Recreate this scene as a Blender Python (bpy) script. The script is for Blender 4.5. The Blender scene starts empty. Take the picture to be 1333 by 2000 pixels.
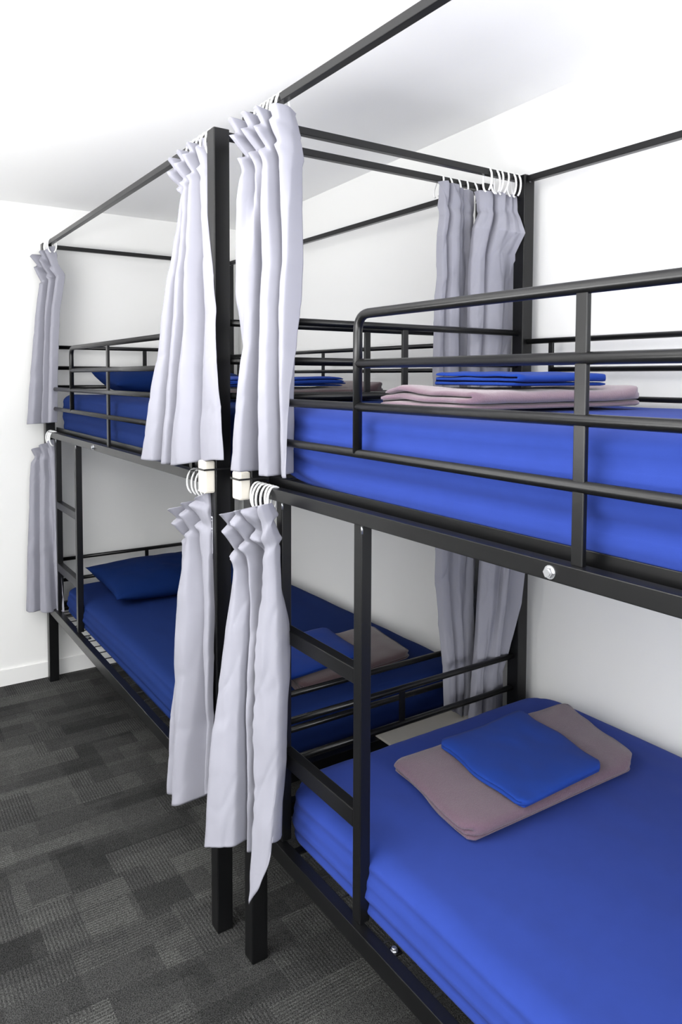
import bpy, bmesh, math, random
from mathutils import Vector, Matrix, noise

random.seed(7)
scene = bpy.context.scene
C = scene.collection

# ------------------------------------------------------------------ camera
cam_data = bpy.data.cameras.new('camera')
cam_data.sensor_fit = 'VERTICAL'
cam_data.sensor_height = 36.0
cam_data.lens = 1439.3 / 2000.0 * 36.0
cam_data.shift_y = -(1000.0 - 813.5) / 2000.0
cam_data.clip_start = 0.05
cam = bpy.data.objects.new('camera', cam_data)
C.objects.link(cam)
R3 = Matrix(((0.830504, 0.026426, -0.556386), (-0.557003, 0.045371, -0.82927), (0.003329, 0.998621, 0.0524)))
cam.matrix_world = Matrix.Translation((0, 0, 1.449)) @ R3.to_4x4()
scene.camera = cam

# ------------------------------------------------------------------ world, light, exposure
world = bpy.data.worlds.new('world')
scene.world = world
world.use_nodes = True
world.node_tree.nodes['Background'].inputs[0].default_value = (0.85, 0.93, 1.0, 1)
world.node_tree.nodes['Background'].inputs[1].default_value = 1.0


def area(name, loc, rot, sx, sy, power, col):
    l = bpy.data.lights.new(name, 'AREA')
    l.shape = 'RECTANGLE'
    l.size, l.size_y = sx, sy
    l.energy = power
    l.color = col
    o = bpy.data.objects.new(name, l)
    o.location = loc
    o.rotation_euler = rot
    C.objects.link(o)
    return o


# daylight through the window in the left wall and the window in the back wall
area('window_daylight', (-1.66, 0.95, 1.47), (0, math.radians(-90), 0), 1.2, 2.1, 24, (1.0, 0.99, 0.97))
area('window_daylight', (0.30, -1.92, 1.47), (math.radians(90), 0, 0), 1.5, 1.2, 44, (0.97, 0.985, 1.0))
# added area lamp out of view, faces up to brighten the ceiling
area('added_ceiling_fill', (-0.80, 0.85, 1.22), (math.radians(180), 0, 0), 1.1, 2.6, 114, (1.0, 0.99, 0.98))

scene.view_settings.view_transform = 'Standard'
scene.view_settings.look = 'None'
scene.view_settings.gamma = 1.0
scene.view_settings.use_curve_mapping = False
scene.view_settings.exposure = 0.52


# ------------------------------------------------------------------ materials
def mat(name, col, rough=0.5, spec=0.5, bump=None, var=0.0, var_scale=8.0, transl=0.0, sheen=0.0):
    m = bpy.data.materials.new(name)
    m.use_nodes = True
    nt = m.node_tree
    b = nt.nodes['Principled BSDF']
    b.inputs['Base Color'].default_value = (*col, 1)
    b.inputs['Roughness'].default_value = rough
    b.inputs['Specular IOR Level'].default_value = spec
    if sheen:
        b.inputs['Sheen Weight'].default_value = sheen
        b.inputs['Sheen Roughness'].default_value = 0.6
    tc = nt.nodes.new('ShaderNodeTexCoord')
    if var:
        n = nt.nodes.new('ShaderNodeTexNoise')
        n.inputs['Scale'].default_value = var_scale
        n.inputs['Detail'].default_value = 4
        nt.links.new(tc.outputs['Object'], n.inputs['Vector'])
        mx = nt.nodes.new('ShaderNodeMix')
        mx.data_type = 'RGBA'
        mx.inputs['A'].default_value = (*[c * (1 - var) for c in col], 1)
        mx.inputs['B'].default_value = (*[min(1, c * (1 + var)) for c in col], 1)
        nt.links.new(n.outputs['Fac'], mx.inputs['Factor'])
        nt.links.new(mx.outputs['Result'], b.inputs['Base Color'])
    if bump:
        n2 = nt.nodes.new('ShaderNodeTexNoise')
        n2.inputs['Scale'].default_value = bump[0]
        n2.inputs['Detail'].default_value = 3
        nt.links.new(tc.outputs['Object'], n2.inputs['Vector'])
        bp = nt.nodes.new('ShaderNodeBump')
        bp.inputs['Strength'].default_value = bump[1]
        bp.inputs['Distance'].default_value = bump[2]
        nt.links.new(n2.outputs['Fac'], bp.inputs['Height'])
        nt.links.new(bp.outputs['Normal'], b.inputs['Normal'])
    if transl:
        tr = nt.nodes.new('ShaderNodeBsdfTranslucent')
        tr.inputs['Color'].default_value = (*col, 1)
        ms = nt.nodes.new('ShaderNodeMixShader')
        ms.inputs[0].default_value = transl
        out = nt.nodes['Material Output']
        nt.links.new(b.outputs[0], ms.inputs[1])
        nt.links.new(tr.outputs[0], ms.inputs[2])
        nt.links.new(ms.outputs[0], out.inputs['Surface'])
    return m


M_wall = mat('wall_paint', (0.80, 0.80, 0.79), 0.7, 0.2, bump=(180, 0.05, 0.002))
M_ceil = mat('ceiling_paint', (0.90, 0.90, 0.90), 0.8, 0.15, bump=(140, 0.05, 0.002))
M_trim = mat('skirting_paint', (0.82, 0.82, 0.81), 0.4, 0.4, bump=(60, 0.02, 0.002))
M_metal = mat('black_powder_coat', (0.0045, 0.0046, 0.0050), 0.30, 0.36, bump=(420, 0.06, 0.001), var=0.12, var_scale=20)
M_wire = mat('black_wire', (0.02, 0.02, 0.022), 0.45, 0.5, var=0.1)
M_steel = mat('zinc_bolt', (0.62, 0.63, 0.65), 0.28, 0.5, var=0.1, var_scale=60)
M_steel.node_tree.nodes['Principled BSDF'].inputs['Metallic'].default_value = 0.9
M_curtain = mat('grey_lilac_cotton', (0.295, 0.295, 0.340), 0.85, 0.1, bump=(900, 0.08, 0.001), var=0.03, var_scale=14, transl=0.05)
M_ring = mat('white_plastic', (0.86, 0.86, 0.86), 0.35, 0.5, var=0.02)
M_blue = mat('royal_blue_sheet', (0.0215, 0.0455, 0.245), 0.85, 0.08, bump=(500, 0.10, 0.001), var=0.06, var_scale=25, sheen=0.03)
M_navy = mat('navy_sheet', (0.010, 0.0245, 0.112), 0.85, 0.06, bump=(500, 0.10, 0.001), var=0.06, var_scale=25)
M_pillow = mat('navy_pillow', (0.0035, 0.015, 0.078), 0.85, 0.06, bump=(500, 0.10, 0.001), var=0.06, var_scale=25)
M_blue2 = mat('blue_flat_sheet', (0.010, 0.040, 0.245), 0.85, 0.08, bump=(500, 0.10, 0.001), var=0.06, var_scale=25, sheen=0.03)
M_lilac = mat('lilac_fleece', (0.185, 0.118, 0.150), 0.95, 0.1, bump=(380, 0.35, 0.002), var=0.10, var_scale=160, sheen=0.4)
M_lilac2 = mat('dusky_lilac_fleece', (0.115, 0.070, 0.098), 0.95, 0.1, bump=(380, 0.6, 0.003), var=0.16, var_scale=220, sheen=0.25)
M_mauve = mat('brown_mauve_fleece', (0.072, 0.040, 0.045), 0.95, 0.1, bump=(380, 0.35, 0.002), var=0.10, var_scale=160, sheen=0.3)
M_wood = mat('pale_timber', (0.74, 0.70, 0.62), 0.6, 0.3, bump=(40, 0.1, 0.002), var=0.06, var_scale=30)
M_board = mat('plywood_board', (0.42, 0.40, 0.36), 0.65, 0.3, bump=(40, 0.1, 0.002), var=0.08, var_scale=20)
M_tie = mat('black_nylon', (0.012, 0.012, 0.013), 0.4, 0.5, var=0.1)
M_stick = mat('sticker_film', (0.012, 0.013, 0.018), 0.3, 0.5, var=0.1)
M_print = mat('sticker_print', (0.6, 0.61, 0.66), 0.5, 0.3, var=0.05)
M_frame = mat('window_frame_paint', (0.8, 0.8, 0.8), 0.4, 0.4, var=0.02)


def carpet_material():
    m = bpy.data.materials.new('patchwork_carpet')
    m.use_nodes = True
    nt = m.node_tree
    N, L = nt.nodes, nt.links
    b = N['Principled BSDF']
    b.inputs['Roughness'].default_value = 0.95
    b.inputs['Specular IOR Level'].default_value = 0.1
    tc = N.new('ShaderNodeTexCoord')

    def mapped(sx, sy, ox, oy, rot=0):
        mp = N.new('ShaderNodeMapping')
        mp.inputs['Location'].default_value = (ox, oy, 0)
        mp.inputs['Rotation'].default_value = (0, 0, rot)
        mp.inputs['Scale'].default_value = (sx, sy, 1)
        L.new(tc.outputs['Object'], mp.inputs['Vector'])
        return mp.outputs['Vector']

    def brick(vec, bw, rh, off, freq=2, squash=1.0):
        t = N.new('ShaderNodeTexBrick')
        t.offset = off
        t.offset_frequency = freq
        t.squash = squash
        t.squash_frequency = 3
        t.inputs['Color1'].default_value = (0, 0, 0, 1)
        t.inputs['Color2'].default_value = (1, 1, 1, 1)
        t.inputs['Mortar'].default_value = (0.5, 0.5, 0.5, 1)
        t.inputs['Scale'].default_value = 1.0
        t.inputs['Mortar Size'].default_value = 0.0
        t.inputs['Bias'].default_value = 0.0
        t.inputs['Brick Width'].default_value = bw
        t.inputs['Row Height'].default_value = rh
        L.new(vec, t.inputs['Vector'])
        return t.outputs['Color']

    def math_(op, a, bb=None, clamp=False):
        n = N.new('ShaderNodeMath')
        n.operation = op
        n.use_clamp = clamp
        for i, v in enumerate((a, bb)):
            if v is None:
                continue
            if isinstance(v, (int, float)):
                n.inputs[i].default_value = v
            else:
                L.new(v, n.inputs[i])
        return n.outputs[0]

    b1 = brick(mapped(1, 1, 0.03, 0.02), 0.23, 0.105, 0.37)
    b2 = brick(mapped(1, 1, 0.11, 0.46), 0.14, 0.21, 0.42, 3)
    b3 = brick(mapped(1, 1, 0.31, 0.17), 0.31, 0.0525, 0.29)
    s = math_('ADD', math_('MULTIPLY', b1, 0.45), math_('MULTIPLY', b2, 0.33))
    s = math_('ADD', s, math_('MULTIPLY', b3, 0.22))
    ramp = N.new('ShaderNodeValToRGB')
    ramp.color_ramp.interpolation = 'LINEAR'
    e = ramp.color_ramp.elements
    e[0].position, e[0].color = 0.15, (0.024, 0.024, 0.0235, 1)
    e[1].position, e[1].color = 0.85, (0.076, 0.077, 0.073, 1)
    mid = e.new(0.5)
    mid.color = (0.046, 0.046, 0.045, 1)
    L.new(s, ramp.inputs[0])
    # ribs: loop rows, along one way or the other patch by patch
    wv = []
    for d in ('X', 'Y'):
        w = N.new('ShaderNodeTexWave')
        w.wave_type = 'BANDS'
        w.bands_direction = d
        w.inputs['Scale'].default_value = 34.0
        w.inputs['Distortion'].default_value = 1.2
        w.inputs['Detail'].default_value = 2
        w.inputs['Detail Scale'].default_value = 6
        L.new(tc.outputs['Object'], w.inputs['Vector'])
        wv.append(w.outputs['Fac'])
    sel = math_('GREATER_THAN', b2, 0.5)
    mixw = N.new('ShaderNodeMix')
    L.new(sel, mixw.inputs['Factor'])
    L.new(wv[0], mixw.inputs['A'])
    L.new(wv[1], mixw.inputs['B'])
    nz = N.new('ShaderNodeTexNoise')
    nz.inputs['Scale'].default_value = 330
    nz.inputs['Detail'].default_value = 2
    L.new(tc.outputs['Object'], nz.inputs['Vector'])
    ribamt = math_('MULTIPLY', math_('GREATER_THAN', b1, 0.45), 0.55)
    rib = math_('ADD', math_('MULTIPLY', math_('SUBTRACT', mixw.outputs['Result'], 0.5), ribamt), 1.0)
    grain = math_('ADD', math_('MULTIPLY', math_('SUBTRACT', nz.outputs['Fac'], 0.5), 3.4), 1.0)
    fac = math_('MULTIPLY', rib, grain)
    mul = N.new('ShaderNodeMix')
    mul.data_type = 'RGBA'
    mul.blend_type = 'MULTIPLY'
    mul.inputs['Factor'].default_value = 1.0
    L.new(ramp.outputs['Color'], mul.inputs['A'])
    L.new(fac, mul.inputs['B'])
    L.new(mul.outputs['Result'], b.inputs['Base Color'])
    bp = N.new('ShaderNodeBump')
    bp.inputs['Strength'].default_value = 0.5
    bp.inputs['Distance'].default_value = 0.003
    L.new(fac, bp.inputs['Height'])
    L.new(bp.outputs['Normal'], b.inputs['Normal'])
    return m


M_carpet = carpet_material()

# ------------------------------------------------------------------ helpers
ORIGIN = {}


def finish(name, bm, m, parent=None, smooth=False, bevel=0.0):
    """link a bmesh given in world coordinates as ONE mesh object, child of parent if any"""
    if bevel:
        bmesh.ops.bevel(bm, geom=list(bm.edges), offset=bevel, segments=2, affect='EDGES', profile=0.5)
    bmesh.ops.recalc_face_normals(bm, faces=bm.faces)
    if parent is not None:
        org = ORIGIN[parent.name]
    else:
        zs = [v.co.z for v in bm.verts]
        xs = [v.co.x for v in bm.verts]
        ys = [v.co.y for v in bm.verts]
        org = Vector(((min(xs) + max(xs)) / 2, (min(ys) + max(ys)) / 2, min(zs)))
    bmesh.ops.translate(bm, verts=bm.verts, vec=-org)
    me = bpy.data.meshes.new(name)
    bm.to_mesh(me)
    bm.free()
    me.materials.append(m)
    if smooth:
        for p in me.polygons:
            p.use_smooth = True
    o = bpy.data.objects.new(name, me)
    C.objects.link(o)
    ORIGIN[o.name] = org
    if parent is not None:
        o.parent = parent
    else:
        o.location = org
    return o


def thing(name, loc, label, cat, group=None):
    o = bpy.data.objects.new(name, None)
    o.empty_display_size = 0.1
    o.location = loc
    C.objects.link(o)
    ORIGIN[o.name] = Vector(loc)
    return tag(o, label, cat, group)


def tag(o, label, cat, group=None):
    o['label'] = label
    o['category'] = cat
    if group:
        o['group'] = group
    return o


def box(bm, x0, x1, y0, y1, z0, z1):
    vs = [bm.verts.new((x, y, z)) for x in (x0, x1) for y in (y0, y1) for z in (z0, z1)]
    for f in ((0, 1, 3, 2), (4, 6, 7, 5), (0, 4, 5, 1), (2, 3, 7, 6), (0, 2, 6, 4), (1, 5, 7, 3)):
        bm.faces.new([vs[i] for i in f])
    return bm


def boxobj(name, m, parent, x0, x1, y0, y1, z0, z1, bevel=0.002):
    return finish(name, box(bmesh.new(), x0, x1, y0, y1, z0, z1), m, parent, bevel=bevel)


def tube(bm, pts, r, seg=12, cap=True):
    pts = [Vector(p) for p in pts]
    rings = []
    prev_n = None
    for i, p in enumerate(pts):
        if i == 0:
            t = pts[1] - p
        elif i == len(pts) - 1:
            t = p - pts[i - 1]
        else:
            t = (pts[i + 1] - p).normalized() + (p - pts[i - 1]).normalized()
        t.normalize()
        if prev_n is None:
            a = Vector((0, 0, 1)) if abs(t.z) < 0.9 else Vector((1, 0, 0))
            n = t.cross(a).normalized()
        else:
            n = (prev_n - t * prev_n.dot(t)).normalized()
        prev_n = n
        b = t.cross(n)
        rings.append([bm.verts.new(p + (n * math.cos(k * 2 * math.pi / seg) + b * math.sin(k * 2 * math.pi / seg)) * r) for k in range(seg)])
    for a, b in zip(rings, rings[1:]):
        for k in range(seg):
            bm.faces.new((a[k], a[(k + 1) % seg], b[(k + 1) % seg], b[k]))
    if cap:
        bm.faces.new(rings[0][::-1])
        bm.faces.new(rings[-1])
    return bm


def tubeobj(name, m, parent, pts, r, seg=14):
    o = finish(name, tube(bmesh.new(), pts, r, seg), m, parent, smooth=True)
    return o


def bend(a, corner, b, rad, n=7):
    """points of a rounded corner from a towards b"""
    a, c, b = Vector(a), Vector(corner), Vector(b)
    u = (a - c).normalized()
    v = (b - c).normalized()
    p0, p1 = c + u * rad, c + v * rad
    out = []
    for i in range(n + 1):
        t = i / n
        out.append(p0 * (1 - t) ** 2 + c * 2 * t * (1 - t) + p1 * t * t)
    return out


def bolt(name, parent, p, axis, r=0.0085, h=0.006):
    """hexagon bolt head on a washer"""
    bm = bmesh.new()
    ax = Vector(axis)
    p = Vector(p)
    tube(bm, [p - ax * 0.001, p + ax * 0.0015], r * 1.15, 16)
    tube(bm, [p + ax * 0.0015, p + ax * h], r * 0.92, 6)
    tube(bm, [p + ax * h, p + ax * (h + 0.0012)], r * 0.62, 10)
    return finish(name, bm, M_steel, parent)


def nz(x, y, z, s):
    return noise.noise(Vector((x * s, y * s, z * s)))


# ------------------------------------------------------------------ the room
XL, XR, YB, YF = -1.72, 1.80, -2.0, 3.70


def zc(y):
    return 2.253 + (YF - y) * 0.0305


def struct(name, bm, m, parent=None):
    o = finish(name, bm, m, parent)
    o['kind'] = 'structure'
    return o


struct('floor', box(bmesh.new(), XL - 0.1, XR + 0.1, YB - 0.1, YF + 0.1, -0.06, 0.0), M_carpet)
bm = bmesh.new()
v = [bm.verts.new(p) for p in ((XL - 0.1, YB - 0.1, zc(YB - 0.1)), (XR + 0.1, YB - 0.1, zc(YB - 0.1)), (XR + 0.1, YF + 0.1, zc(YF + 0.1)), (XL - 0.1, YF + 0.1, zc(YF + 0.1)))]
w = [bm.verts.new(q.co + Vector((0, 0, 0.06))) for q in v]
bm.faces.new(v)
bm.faces.new(w[::-1])
for i in range(4):
    bm.faces.new((v[i], w[i], w[(i + 1) % 4], v[(i + 1) % 4]))
struct('ceiling', bm, M_ceil)
struct('wall_right', box(bmesh.new(), XR, XR + 0.1, YB - 0.1, YF + 0.1, 0, 2.5), M_wall)
struct('wall_far', box(bmesh.new(), XL, XR, YF, YF + 0.1, 0, 2.32), M_wall)
# left wall with its window opening y -0.1..2.0, z 0.87..2.07
bm = bmesh.new()
box(bm, XL - 0.1, XL, YB - 0.1, -0.1, 0, 2.48)
box(bm, XL - 0.1, XL, 2.0, YF + 0.1, 0, 2.40)
box(bm, XL - 0.1, XL, -0.1, 2.0, 0, 0.87)
box(bm, XL - 0.1, XL, -0.1, 2.0, 2.07, 2.42)
struct('wall_left', bm, M_wall)
bm = bmesh.new()
box(bm, XL, -0.45, YB - 0.1, YB, 0, 2.48)
box(bm, 1.05, XR, YB - 0.1, YB, 0, 2.48)
box(bm, -0.45, 1.05, YB - 0.1, YB, 0, 0.87)
box(bm, -0.45, 1.05, YB - 0.1, YB, 2.07, 2.48)
struct('wall_back', bm, M_wall)
bm = bmesh.new()
for y0, y1 in ((-0.1, -0.06), (0.93, 0.97), (1.96, 2.0)):
    box(bm, XL - 0.07, XL - 0.03, y0, y1, 0.87, 2.07)
box(bm, XL - 0.07, XL - 0.03, -0.06, 1.96, 0.87, 0.91)
box(bm, XL - 0.07, XL - 0.03, -0.06, 1.96, 2.03, 2.07)
struct('window_1', bm, M_frame)
bm = bmesh.new()
for x0, x1 in ((-0.45, -0.41), (0.28, 0.32), (1.01, 1.05)):
    box(bm, x0, x1, YB - 0.07, YB - 0.03, 0.87, 2.07)
box(bm, -0.41, 1.01, YB - 0.07, YB - 0.03, 0.87, 0.91)
box(bm, -0.41, 1.01, YB - 0.07, YB - 0.03, 2.03, 2.07)
struct('window_2', bm, M_frame)
struct('baseboard_far', box(bmesh.new(), XL, XR - 0.012, YF - 0.012, YF, 0, 0.075), M_trim)
struct('baseboard_right', box(bmesh.new(), XR - 0.012, XR, YB, YF, 0, 0.075), M_trim)

# ------------------------------------------------------------------ bunk beds
P = 0.043      # post
W = 0.967      # outer width
LEN = 1.95     # outer length
RB = 0.0187    # canopy rail


def make_bunk(x0, yf, zr, lad_near, lad_far, bolt_off, label):
    """x0 front face, yf outer far end; the front faces -X, the rear stands at the wall"""
    x1, yn = x0 + W, yf - LEN
    t = thing('bunk_bed', (x0 + W / 2, yf - LEN / 2, 0), label, 'bunk bed', 'black steel canopy bunk beds')
    m = M_metal
    ztop = 2.066
    for px in (x0, x1 - P):
        for py in (yn, yf - P):
            post = boxobj('post', m, t, px, px + P, py, py + P, 0, ztop, 0.003)
    o = P / 2 - RB / 2
    # canopy
    boxobj('canopy_rail', m, t, x0 + o, x0 + o + RB, yn + P, yf - P, zr - RB, zr, 0.0015)
    boxobj('canopy_rail', m, t, x1 - o - RB, x1 - o, yn + P, yf - P, 2.0635 - RB, 2.0635, 0.0015)
    for yy in (yn + o, yf - o - RB):
        boxobj('canopy_rail', m, t, x0 + P, x1 - P, yy, yy + RB, 2.063 - RB, 2.063, 0.0015)
    bolt('bolt', t, (x1 - P * 0.5, yf - P, 2.05), (0, -1, 0), 0.006, 0.005)
    bolt('bolt', t, (x1 - P, yf - P * 0.5, 2.052), (-1, 0, 0), 0.006, 0.005)
    # upper and lower frames
    for zb, zt in ((1.170, 1.197), (0.331, 0.371)):
        boxobj('side_beam', m, t, x0 + 0.005, x0 + 0.031, yn + P, yf - P, zb, zt, 0.0015)
        boxobj('side_beam', m, t, x1 - 0.031, x1 - 0.005, yn + P, yf - P, zb, zt, 0.0015)
        boxobj('end_beam', m, t, x0 + P, x1 - P, yn + 0.008, yn + 0.034, zb, zt, 0.0015)
        boxobj('end_beam', m, t, x0 + P, x1 - P, yf - 0.034, yf - 0.008, zb, zt, 0.0015)
        bm = bmesh.new()
        n = int((LEN - 2 * P) / 0.0745)
        for i in range(n):
            yy = yf - P - 0.03 - i * 0.0745
            tube(bm, [(x0 + 0.028, yy, zt - 0.014), (x1 - 0.028, yy, zt - 0.014)], 0.0022, 6)
        for k in range(5):
            xx = x0 + 0.10 + k * (W - 0.2) / 4
            tube(bm, [(xx, yn + 0.03, zt - 0.017), (xx, yf - 0.03, zt - 0.017)], 0.0022, 6)
        ms = finish('wire_mesh', bm, M_wire, t)
        ms['kind'] = 'stuff'
    # upright angle behind the upper front beam and at the wall side
    boxobj('mattress_stop', m, t, x0 + 0.048, x0 + 0.052, yn + P, yf - P, 1.170, 1.213, 0.001)
    boxobj('mattress_stop', m, t, x0 + 0.031, x0 + 0.048, yn + P, yf - P, 1.170, 1.174, 0.001)
    # end panels
    for yy in (yn + 0.02, yf - 0.02):
        for zz, r in ((1.588, 0.0092), (1.491, 0.0092), (1.401, 0.0092), (0.577, 0.0088), (0.476, 0.0088)):
            tubeobj('end_rail', m, t, [(x0 + P - 0.002, yy, zz), (x1 - P + 0.002, yy, zz)], r)
        xm = x0 + W / 2
        boxobj('end_bar', m, t, xm - 0.0095, xm + 0.0095, yy - 0.004, yy + 0.004, 1.39, 1.588, 0.001)
        boxobj('end_bar', m, t, xm - 0.0085, xm + 0.0085, yy - 0.004, yy + 0.004, 0.476, 0.577, 0.001)
    # front guard: bent outer loop, two inner rails, flat upright bars
    g = x0 + 0.020
    yv = yf - 0.4535          # its upright beside the ladder gap
    ye = yf - 0.128           # far loop
    top = [(g, yn + P, 1.570)] + bend((g, yn, 1.570), (g, yv, 1.570), (g, yv, 1.3), 0.035) + [(g, yv, 1.304)]
    tubeobj('guard_rail', m, t, top, 0.0092)
    low = [(g, yn + P, 1.304)] + bend((g, yn, 1.304), (g, ye, 1.304), (g, ye, 1.5), 0.03) + [(g, ye, 1.585)]
    tubeobj('guard_rail', m, t, low, 0.0086)
    tubeobj('guard_rail', m, t, [(g, yn + P, 1.476), (g, yv, 1.476)], 0.0088)
    tubeobj('guard_rail', m, t, [(g, yn + P, 1.3935), (g, ye + 0.004, 1.3935)], 0.0088)
    tubeobj('guard_rail', m, t, [(g, ye, 1.578), (g, yf - P, 1.578)], 0.0088)
    for off in (0.973, 1.75):
        yb = yf - off
        boxobj('guard_bar', m, t, g - 0.0045, g + 0.0045, yb - 0.0095, yb + 0.0095, 1.196, 1.566, 0.0015)
    # rear guard at the wall
    q = x1 - 0.020
    tubeobj('guard_rail', m, t, [(q, yn + P, 1.562), (q, yf - P, 1.562)], 0.0082)
    for zz in (1.476, 1.395, 1.305):
        tubeobj('guard_rail', m, t, [(q, yn + 0.14, zz), (q, yf - 0.135, zz)], 0.0076)
    for yb in (yf - 0.135, yf - 0.965, yn + 0.14):
        boxobj('guard_bar', m, t, q - 0.004, q + 0.004, yb - 0.008, yb + 0.008, 1.196, 1.562, 0.001)
    # ladder between the two front beams
    s0, s1 = x0 + 0.0185, x0 + 0.0435
    ya, yb = yf - lad_far, yf - lad_near
    boxobj('ladder_stile', m, t, s0, s1, ya - 0.026, ya, 0.3705, 1.171, 0.002)
    boxobj('ladder_stile', m, t, s0, s1, yb - 0.026, yb, 0.3705, 1.171, 0.002)
    for za, zb in ((0.848, 0.880), (0.557, 0.594)):
        boxobj('ladder_rung', m, t, s0, s1, yb - 0.001, ya - 0.025, za, zb, 0.002)
    for yy in (ya - 0.026, yb - 0.026):
        bm = bmesh.new()
        tube(bm, [(s0 + 0.001, yy, 1.150), (s0 + 0.001, yy, 1.168)], 0.0022, 8)
        finish('weld', bm, M_steel, t, smooth=True)
    bolt('bolt', t, (x0 + 0.005, yf - bolt_off, 1.1825), (-1, 0, 0))
    for dx, off in ((0.074, 0.185), (0.047, 0.545)):
        bm = bmesh.new()
        box(bm, x0 + 0.031, x0 + dx + 0.012, yf - off - 0.011, yf - off + 0.011, 0.352, 0.356)
        br = finish('mesh_bracket', bm, M_metal, t, bevel=0.0008)
        bolt('bolt', t, (x0 + dx, yf - off, 0.356), (0, 0, 1), 0.0065, 0.006)
    return t


bed_near = make_bunk(0.794, 1.61, 2.074, 0.445, 0.134, 0.938, 'black steel bunk bed in front with bright blue mattresses and a ladder')
bed_far = make_bunk(0.766, 3.658, 2.069, 0.479, 0.129, 0.825, 'black steel bunk bed behind, in the far corner, with navy mattresses and pillows')

# sticker with worn print on the far bunk's front post
st = boxobj('sticker', M_stick, bed_far, 0.7652, 0.7662, 1.722, 1.7495, 0.985, 1.105, 0)
bm = bmesh.new()
zz = 1.095
for hgt, wid in ((0.004, 0.016), (0.003, 0.014), (0.007, 0.010), (0.003, 0.016), (0.003, 0.015), (0.004, 0.009), (0.006, 0.011), (0.003, 0.014), (0.003, 0.015), (0.008, 0.010)):
    box(bm, 0.7648, 0.7652, 1.744 - wid, 1.744, zz - hgt, zz)
    zz -= hgt + 0.0052
box(bm, 0.7648, 0.7652, 1.7255, 1.7268, 1.00, 1.095)
finish('print', bm, M_print, st)


# ------------------------------------------------------------------ mattresses
def mattress(name, m, x0, x1, y0, y1, z0, z1, R, r, seed, ridges, label, group, belly=0.0):
    cx, cy, cz = (x0 + x1) / 2, (y0 + y1) / 2, (z0 + z1) / 2
    h = Vector(((x1 - x0) / 2, (y1 - y0) / 2, (z1 - z0) / 2))
    nx, ny, nzz = 46, 90, 20

    def axis(n, half, rr):
        out = []
        for i in range(n + 1):
            a = -1 + 2 * i / n
            out.append(half * (0.75 * a + 0.25 * math.sin(a * math.pi / 2)))
        return out
    ax, ay, az = axis(nx, h.x, r), axis(ny, h.y, r), axis(nzz, h.z, r)
    bm = bmesh.new()
    cache = {}

    def vert(i, j, k):
        key = (i, j, k)
        if key in cache:
            return cache[key]
        p = Vector((ax[i], ay[j], az[k]))
        inner = Vector([max(-(h[a] - r), min(h[a] - r, p[a])) for a in range(3)])
        d = p - inner
        if d.length > 1e-9:
            nrm = d.normalized()
            p = inner + nrm * r * max(abs(d.x), abs(d.y), abs(d.z)) / r
        # rounded corners in plan
        ix = max(-(h.x - R), min(h.x - R, p.x))
        iy = max(-(h.y - R), min(h.y - R, p.y))
        dx, dy = p.x - ix, p.y - iy
        if abs(dx) > 1e-9 and abs(dy) > 1e-9:
            f = max(abs(dx), abs(dy)) / math.hypot(dx, dy)
            p.x, p.y = ix + dx * f, iy + dy * f
        # sheet wrinkles
        s = seed * 13.7
        side = min(1, max(0, (abs(p.x) - h.x + 0.10) / 0.08)) * (1 if abs(p.z) < h.z * 0.98 else 0.6)
        sx = -1 if p.x < 0 else 1
        t = (p.z + h.z) / (2 * h.z)
        if ridges:
            ph = t * 15 + 1.2 * nz(p.y + s, 0, 0, 1.4) + p.y * 0.5
            wave = math.sin(ph) * 0.55 + 0.45 * math.sin(ph * 1.9 + 1.1)
            p.x += sx * side * ridges * wave * (1.0 - 0.55 * t)
        puff = math.sin(math.pi * t) * 0.006
        p.x += sx * side * puff
        fe = max(0, (p.y - (h.y - 0.42)) / 0.42)
        if belly:
            p.z += belly * fe ** 2.4 * (1 - t)
            p.x += sx * side * 0.0045 * math.sin(30 * (1 - t) + 7 * fe * fe) * fe * (1 - t)
        topm = max(0, t - 0.6) / 0.4
        p.z += topm * (0.006 * nz(p.x + s, p.y, 0.3, 2.2) + 0.0022 * nz(p.x * 2 + s, p.y * 0.8, 0.9, 9) + 0.0016 * math.sin((p.x * 1.2 + p.y) * 26 + 4 * nz(p.x, p.y, s, 3)) * max(0, nz(p.x + s, p.y, 2.2, 3.5)))
        p.y += (1 if p.y > 0 else -1) * 0.004 * nz(p.x, s, p.z, 9)
        v_ = bm.verts.new((p.x + cx, p.y + cy, p.z + cz))
        cache[key] = v_
        return v_
    for i in range(nx):
        for j in range(ny):
            for k in (0, nzz):
                q = [vert(i, j, k), vert(i + 1, j, k), vert(i + 1, j + 1, k), vert(i, j + 1, k)]
                bm.faces.new(q if k else q[::-1])
    for i in range(nx):
        for k in range(nzz):
            for j in (0, ny):
                q = [vert(i, j, k), vert(i + 1, j, k), vert(i + 1, j, k + 1), vert(i, j, k + 1)]
                bm.faces.new(q[::-1] if j else q)
    for j in range(ny):
        for k in range(nzz):
            for i in (0, nx):
                q = [vert(i, j, k), vert(i, j + 1, k), vert(i, j + 1, k + 1), vert(i, j, k + 1)]
                bm.faces.new(q if i else q[::-1])
    o = finish(name, bm, m, smooth=True)
    return tag(o, label, 'mattress', group)


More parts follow.
